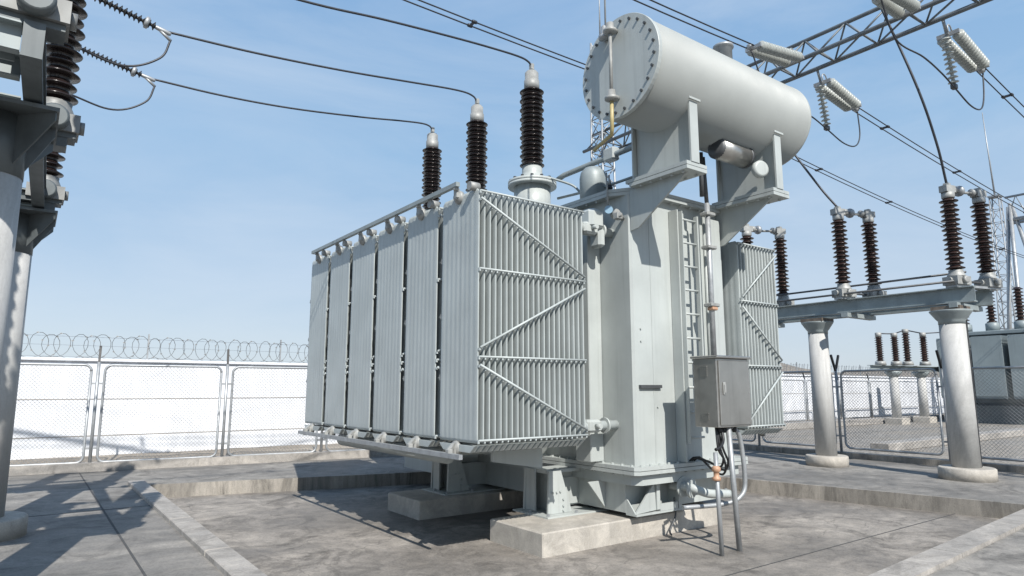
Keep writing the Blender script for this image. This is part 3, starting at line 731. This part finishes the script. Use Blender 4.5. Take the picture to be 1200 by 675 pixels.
# left stand, close to the camera
LS=thing('switch_stand',(-.3,7.6,0),'tall steel frame stand on round concrete columns at the left edge','switch stand')
column(LS,-.40,6.2,3.74,.25,True,cap='weathered'); column(LS,-.30,9.7,3.74,.23,True,cap='weathered')
def channel(m,y,x0,x1,z0,z1,s_):
    m.box((x0,y,z0),(x1,y+.012*s_,z1)); m.box((x0,y+.0125*s_,z0),(x1,y+.085*s_,z0+.012)); m.box((x0,y+.0125*s_,z1-.012),(x1,y+.085*s_,z1))
for y in (5.12,9.55):
    m=MB(); channel(m,y,-2.6,-.23 if y<9 else -.135,3.80,4.0,-1); fr=m.build('cross_beam',M['steel'],LS)
    m=MB(); channel(m,y+.46,-2.6,-.23 if y<9 else -.135,3.80,3.98,-1); m.build('cross_beam',M['steel'],LS)
    MB().box((-2.4,y+.20,3.835),(-.26,y+.215,3.95)).build('web_plate',M['steel'],fr)
    m=MB(); channel(m,y+1.0,-2.6,-.23 if y<9 else -.135,3.755,3.86,-1); m.build('cross_beam',M['steel'],LS)
m=MB(); ibeam(m,(-.165,5.02,3.765),(-.06,10.1,3.765),.12,.235); m.build('beam',M['weathered'],LS)
MB().box((-.222,5.005,3.76),(-.105,5.018,4.005)).build('end_plate',M['weathered'],LS)
MB().box((-.06,6.80,3.765),(.10,7.0,3.85)).build('arm',M['weathered'],LS); MB().box((-.02,9.40,3.765),(.09,9.6,3.85)).build('arm',M['weathered'],LS)
switch_unit('disconnect_switch',(-.17,5.16,4.01),(-1,.0,0),'dark disconnect switch above the steel frame in the top left corner',1.1,1.6,'porcelain',cast='castdark',plate='weathered')
switch_unit('disconnect_switch',(-.01,6.9,3.853),(-1,.0,0),'dark disconnect switch with tall ribbed stack beside the left steel frame',1.1,1.6,'porcelain',cast='castdark',plate='weathered')
switch_unit('disconnect_switch',(-.02,9.5,3.853),(-1,.0,0),'dark disconnect switch farthest along the left stand, lowest in view',1.1,1.6,'porcelain',cast='castdark',plate='weathered')

# ------------------------------------------------------------------ gantry beam overhead (triangular lattice)
GB=thing('lattice_gantry',(13.8,8,0),'grey lattice steel gantry beam crossing high behind the conservator','gantry')
def tri(m,y0,y1,n,xn,xf,zb,zt,wch,wbr):
    xc=(xn+xf)/2
    A=[V((xn,y0+(y1-y0)*i/n,zb)) for i in range(n+1)]; B=[V((xf,p.y,zb)) for p in A]; Cc=[V((xc,p.y+(y1-y0)/n/2,zt)) for p in A]
    out=[]
    for i in range(n):
        for (p,q) in ((A[i],B[i+1]),(A[i],B[i]),(A[i],Cc[i]),(Cc[i],A[i+1]),(B[i],Cc[i]),(Cc[i],B[i+1])): m.tube([p,q],wbr,6)
    return A,B,Cc
m=MB(); tri(m,-2.5,14.3,18,13.32,14.02,8.93,9.52,.05,.022); m.build('lattice_brace',M['gantry'],GB)
for (x,z,r) in ((13.32,8.93,.05),(14.02,8.93,.05),(13.67,9.52,.045)):
    MB().tube([(x,-2.6,z),(x,14.4,z)],r,10).build('chord',M['gantry'],GB)
def lattice_leg(t,x,y,z0,z1,w0,w1,n,r,mat):
    m=MB()
    def c(i,k):
        f=i/n; w=w0+(w1-w0)*f; return V((x+w*(-.5 if k in (0,3) else .5),y+w*(-.5 if k in (0,1) else .5),z0+(z1-z0)*f))
    for k in range(4): m.tube([c(0,k),c(n,k)],r*1.7,6)
    for i in range(n):
        for k in range(4):
            m.tube([c(i,k),c(i+1,(k+1)%4)],r,4); m.tube([c(i,k),c(i,(k+1)%4)],r,4)
    m.build('lattice_column',mat,t)
lattice_leg(GB,13.7,13.95,0,12.5,.62,.42,24,.02,M['galv'])
MB().cyl((13.7,13.95,12.5),(13.7,13.95,15.2),.03,.008,8).build('lightning_spike',M['galv'],GB)
lattice_leg(GB,13.7,-2.0,0,9.0,.62,.5,16,.02,M['galv'])
# strings of disc insulators
def disc_string(m,a,b,n,r):
    a=V(a); b=V(b); ax=(b-a); L=ax.length; p=L/n; pr=[(.02,0)]
    for k in range(n):
        z=k*p; pr+=[(.03,z+.05*p),(.045,z+.3*p),(r*.8,z+.42*p),(r,z+.62*p),(r*.95,z+.70*p),(.04,z+.75*p),(.028,z+.98*p)]
    pr.append((.02,L)); m.lathe(a,pr,18,ax)
def tension_set(y,plus,label,endx,endz,wires,jumper=True):
    t=thing('insulator_string',(14.0 if plus else 13.3,y,8.2),label,'insulators')
    if plus: a=V((14.12,y,8.66)); b=V((endx,y,endz))
    else: a=V((13.2,y,8.86)); b=V((endx,y,endz))
    d=(b-a).normalized()
    for s in (-.14,.14):
        m=MB(); off=V((0,s,0)); disc_string(m,a+off+d*.16,b+off*.8-d*.16,14,.112); m.build('disc_string',M['glassdisc'],t)
    m=MB(); m.bar(a+d*.1-V((0,.2,0)),a+d*.1+V((0,.2,0)),.05,.08); m.bar(b-d*.1-V((0,.18,0)),b-d*.1+V((0,.18,0)),.05,.08)
    m.tube([a,a+d*.12],.03,6); m.tube([(14.02 if plus else 13.32,y,8.93),a+d*.02],.03,6)
    m.lathe(b,[(.03,-.05),(.07,-.02),(.07,.05),(.03,.08)],8,d)
    # arcing horn ring
    m.build('yoke',M['galv'],t); m=MB()
    pts=[a+d*.2+V((0,.0,.16))+V((.10*math.cos(k*.52),0,.10*math.sin(k*.52))) for k in range(13)]; m.tube(pts,.015,6)
    m.build('arcing_ring',M['galv'],t)
    if plus and jumper:
        h=V((14.12,y+.02,8.58)); e=V((14.30,y+.02,7.62)); m=MB(); disc_string(m,h,e,10,.10); m.build('jumper_string',M['glassdisc'],t)
        m=MB(); m.box(e+V((-.06,-.05,-.1)),e+V((.06,.05,0)),.01); m.build('clamp',M['darksteel'],t)
    return b
ends={}
for y,nm in ((4.66,'over the right hand disconnect switch'),(7.25,'right of the conservator, above the middle switch'),(9.85,'hidden end of the row behind the conservator')):
    pass
e1=tension_set(7.25,True,'three pale disc insulator strings hanging from the gantry just right of the conservator',15.72,8.40,None)
e2=tension_set(4.66,True,'three pale disc insulator strings hanging from the gantry near the top right corner',15.86,8.39,None)
e3=tension_set(9.85,True,'disc insulator strings on the gantry hidden behind the conservator body',15.75,8.40,None)
f1=tension_set(7.25,False,'pale disc insulator string pair pulling left from the gantry above the conservator end',11.42,8.62,None)
f2=tension_set(4.90,False,'pale disc insulator string pair on the gantry cut by the top picture edge',11.9,8.80,None)
f3=tension_set(9.85,False,'pale disc insulator string pair on the gantry farthest behind the conservator',11.42,8.62,None)
def twin(label,pts_list,r=.014,gap=.16,spacers=()):
    m=MB(); 
    for s in (-1,1): m.tube([V(p)+V((0,s*gap/2,0)) for p in pts_list],r,6)
    for k in spacers:
        p=V(pts_list[k]); m.bar(p-V((0,gap/2+.02,0)),p+V((0,gap/2+.02,0)),.03,.05); 
        for s in (-1,1): m.lathe(p+V((-.05,s*gap/2,0)),[(.03,0),(.035,.02),(.035,.08),(.03,.1)],8,(1,0,0))
    solo('power_line',m,M['cable'],label,'power line','twin overhead conductors')
def span(a,b,s,n=36): return sag(a,b,s,n)
twin('twin overhead conductor ending at the insulators above the conservator end',span(f1,(-40,7.25,13.0),1.9,40),spacers=(3,9,15))
twin('twin overhead conductor passing behind the rear bushing and the conservator end cover',span(f3,(-40,9.85,13.0),1.35,40),spacers=(4,9,14))
twin('twin overhead conductor from the insulators at the top picture edge',span(f2,(-40,4.9,13.2),1.9,40),spacers=(3,8))
twin('twin overhead conductor falling right from the insulators beside the conservator',span(e1,(75,7.25,10.5),1.7,40),spacers=(1,4,8,12))
twin('twin overhead conductor leaving the frame at the upper right',span(e2,(75,4.66,10.5),2.4,40),spacers=(1,4,8))
twin('twin overhead conductor emerging low from behind the conservator',span(e3,(75,9.85,10.3),1.6,40),spacers=(2,5,8,12))
def wire(label,pts,r=.016,name='cable',group=None):
    solo(name,MB().tube(pts,r,7),M['cable'],label,'cable',group)
# jumper loops under the gantry
for y,f,e,lb in ((7.25,f1,e1,'drooping jumper loop under the insulators beside the conservator'),(4.66,f2,e2,'drooping jumper loop under the insulators at the top right'),(9.85,f3,e3,'jumper loop under the gantry hidden behind the conservator')):
    wire(lb,spline([f+V((0,0,-.05)),f+V((.5,0,-.75)),V((12.9,y,7.75)),V((13.7,y,7.66)),V((14.30,y,7.52)),V((15.0,y,7.36)),V((15.55,y,7.42)),V((15.82,y,7.75)),e+V((.08,0,-.06))],8),.016)
# droppers from the gantry down to the switches on the right stand
HZ=3.565+.335+1.42+.3
wire('thick dropper cable from the gantry down to the right hand disconnect switch',spline([(13.1,5.5,9.6),(13.4,5.02,7.52),(13.85,4.93,6.4),(14.2,4.95,HZ)],10),.024)
wire('dropper cable from behind the conservator down to the middle disconnect switch',spline([(13.5,8.55,8.8),(13.7,8.1,7.6),(13.95,7.4,6.2),(14.12,7.08,HZ)],10),.024)
wire('short dropper cable to the disconnect switch behind the right radiators',spline([(13.7,10.2,8.8),(13.75,9.8,7.4),(13.8,9.35,6.2),(13.85,9.2,HZ)],10),.024)
# lines from the left to the bushings, with polymer strain insulators
def left_line(y,x_clamp,z_clamp,xg,zg,label,ilabel,mid,loop):
    a=V((x_clamp,y,z_clamp)); p=spline([a]+[V((x,y,z)) for x,z in mid]+[V((6.40,y,7.06))],6)
    wire(label,p,.017)
    t=thing('insulator_string',(x_clamp,y,z_clamp),ilabel,'insulators')
    g=V((xg,y,zg)); d=(g-a).normalized(); L=(g-a).length
    MB().lathe(a,sheds(.1,L,.022,.062,int(L/.062)),12,d).build('polymer_rod',M['rubber'],t)
    m=MB().lathe(a,[(.02,-.10),(.03,-.08),(.035,0),(.03,.10),(.02,.12)],10,d); m.lathe(a+d*.22,[(.03,-.04),(.085,-.02),(.085,.02),(.03,.04)],12,d)
    m.tube([a-V((.05,0,0)),a+V((.10,0,-.12))],.022,6); m.tube([g,g+d*22],.017,6)
    m.build('clamp',M['galv'],t)
    if loop: wire(loop,spline([a+V((.10,0,-.1)),a+V((-.02,0,-.42)),a+V((-.45,0,-.66)),a+V((-1.1,-.2,-.62)),V((-1.5,y-1.0,z_clamp-.55))],8),.015)
left_line(11.58,1.16,6.65,-2.5,7.45,'bare cable sagging from the lower left insulator to the far bushing','dark polymer strain insulator lower of the two at the left',[(2.28,6.66),(3.45,6.74),(4.77,6.91),(5.7,7.06),(6.15,7.12),(6.33,7.11)],'jumper loop hanging under the lower left strain insulator')
left_line(9.87,1.12,6.66,-2.5,7.55,'bare cable sagging from the upper left insulator to the middle bushing','dark polymer strain insulator upper of the two at the left',[(2.38,6.73),(3.74,6.86),(4.99,7.02),(5.75,7.12),(6.15,7.15),(6.33,7.12)],'jumper loop hanging under the upper left strain insulator')
wire('bare cable coming from the top edge down to the near tall bushing',spline([(-25,8.19,10.2),(-12,8.19,7.9),(-2.5,8.19,6.75),(.5,8.19,6.68),(2.5,8.19,6.79),(3.71,8.19,6.94),(5.01,8.19,7.07),(5.83,8.19,7.13),(6.2,8.19,7.14),(6.35,8.19,7.11),(6.41,8.19,7.06)],8),.017)

# ------------------------------------------------------------------ distant equipment
FS=thing('switch_stand',(35,14.6,0),'small distant switch stand with four brown insulators beyond the fence','switch stand')
for x,y in ((33.4,14.7),(36.0,14.55)):
    MB().lathe((x,y,.3),[(.21,0),(.19,2.0)],16).build('column',M['pole'],FS); MB().box((x-.4,y-.4,-.05),(x+.4,y+.4,.3),.03).build('footing',M['plinth'],FS)
    MB().lathe((x,y,2.2),[(.2,0),(.36,.2),(.36,.3)],16).build('capital',M['steel'],FS)
m=MB(); ibeam(m,(31.6,14.9,2.5),(37.8,14.1,2.5),.3,.25); m.build('beam',M['steel'],FS)
tops=[]
for x,y,h in ((32.43,14.8,1.15),(33.24,14.45,1.15),(33.87,14.2,1.35),(34.75,13.8,1.2)):
    MB().lathe((x,y,2.76),[(.25,0),(.22,.18)],12).build('base_casting',M['cast'],FS)
    MB().lathe((x,y,2.94),sheds(0,h,.11,.18,11),14).build('insulator',M['redporcelain'],FS)
    MB().lathe((x,y,2.94+h),[(.14,0),(.14,.2)],10).build('cap',M['cast'],FS); tops.append(V((x,y,3.1+h)))
m=MB(); m.tube(tops,.03,6); m.tube([tops[3],tops[3]+V((4,-.6,.3))],.03,6); m.build('busbar',M['cable'],FS)
FT=thing('power_transformer',(40.5,12.0,0),'distant blue grey transformer behind the fence at the right picture edge','transformer')
MB().box((38.4,9.2,.9),(43.5,13.9,4.3),.05).build('tank',M['fartrafo'],FT)
MB().box((38.2,9.0,4.3),(43.7,14.1,4.5),.03).build('cover_plate',M['fartrafo'],FT)
for y in (12.75,11.25,9.75):
    m=MB()
    for k in range(9): m.box((36.8+.15*k,y,1.2),(36.84+.15*k,y+1.25,4.15))
    m.box((36.75,y-.0,1.3),(36.79,y+1.25,4.1)); m.build('radiator',M['fartrafo'],FT)
for x,y in ((38.0,13.4),(38.0,12.2),(38.0,11.0)):
    MB().lathe((x+.9,y,4.5),[(.3,0),(.3,.4),(.2,.45)],14).build('turret',M['fartrafo'],FT)
    MB().lathe((x+.9,y,4.9),sheds(0,1.7,.12,.23,10),14).build('bushing',M['redporcelain'],FT)
MB().lathe((39.5,9.8,6.4),[(.3,-.02),(.75,.1),(.8,.3),(.8,3.2),(.3,3.5)],24,(1,0,0)).build('conservator',M['fartrafo'],FT)
MB().box((39.8,9.3,4.5),(40.0,10.3,5.8)).build('saddle_support',M['fartrafo'],FT)
for x in (37.4,40.8): MB().box((x,9.0,-.05),(x+1.2,14,.9),.05).build('base_beam',M['weathered'],FT)
GA=thing('steel_gantry',(47,12.3,0),'distant pale steel gantry of splayed tubes at the right picture edge','gantry')
for (p,q) in (((45.6,13.0,0),(46.4,13.0,12.6)),((47.5,11.0,0),(46.4,12.9,12.4)),((46.5,14.2,0),(46.4,13.1,12.4))):
    MB().cyl(p,q,.13,.10,12).build('leg',M['galv'],GA)
m=MB(); m.tube([(46.4,13.2,11.6),(46.4,-8,11.6)],.12,8); m.tube([(46.4,13.2,13.0),(46.4,-8,13.0)],.07,8); m.tube([(47.4,13.2,11.6),(47.4,-8,11.6)],.1,8)
for k in range(20):
    y=13.2-k*1.05; m.tube([(46.4,y,11.6),(46.4,y-.52,13.0),(46.4,y-1.05,11.6)],.05,5)
m.build('lattice_beam',M['galv'],GA)
MB().tube([(46.4,13.0,6.4),(46.4,4,6.4)],.09,6).build('busbar',M['galv'],GA)
LM=thing('lightning_mast',(60,17.7,0),'thin distant lattice lightning mast with a long needle at the right','mast')
lattice_leg(LM,60,17.7,0,16.5,1.3,.6,16,.026,M['galv'])
MB().box((59.6,17.3,16.5),(60.4,18.1,16.62)).build('platform',M['galv'],LM)
MB().cyl((60,17.7,16.6),(60,17.9,23.6),.07,.03,8).build('needle',M['galv'],LM)
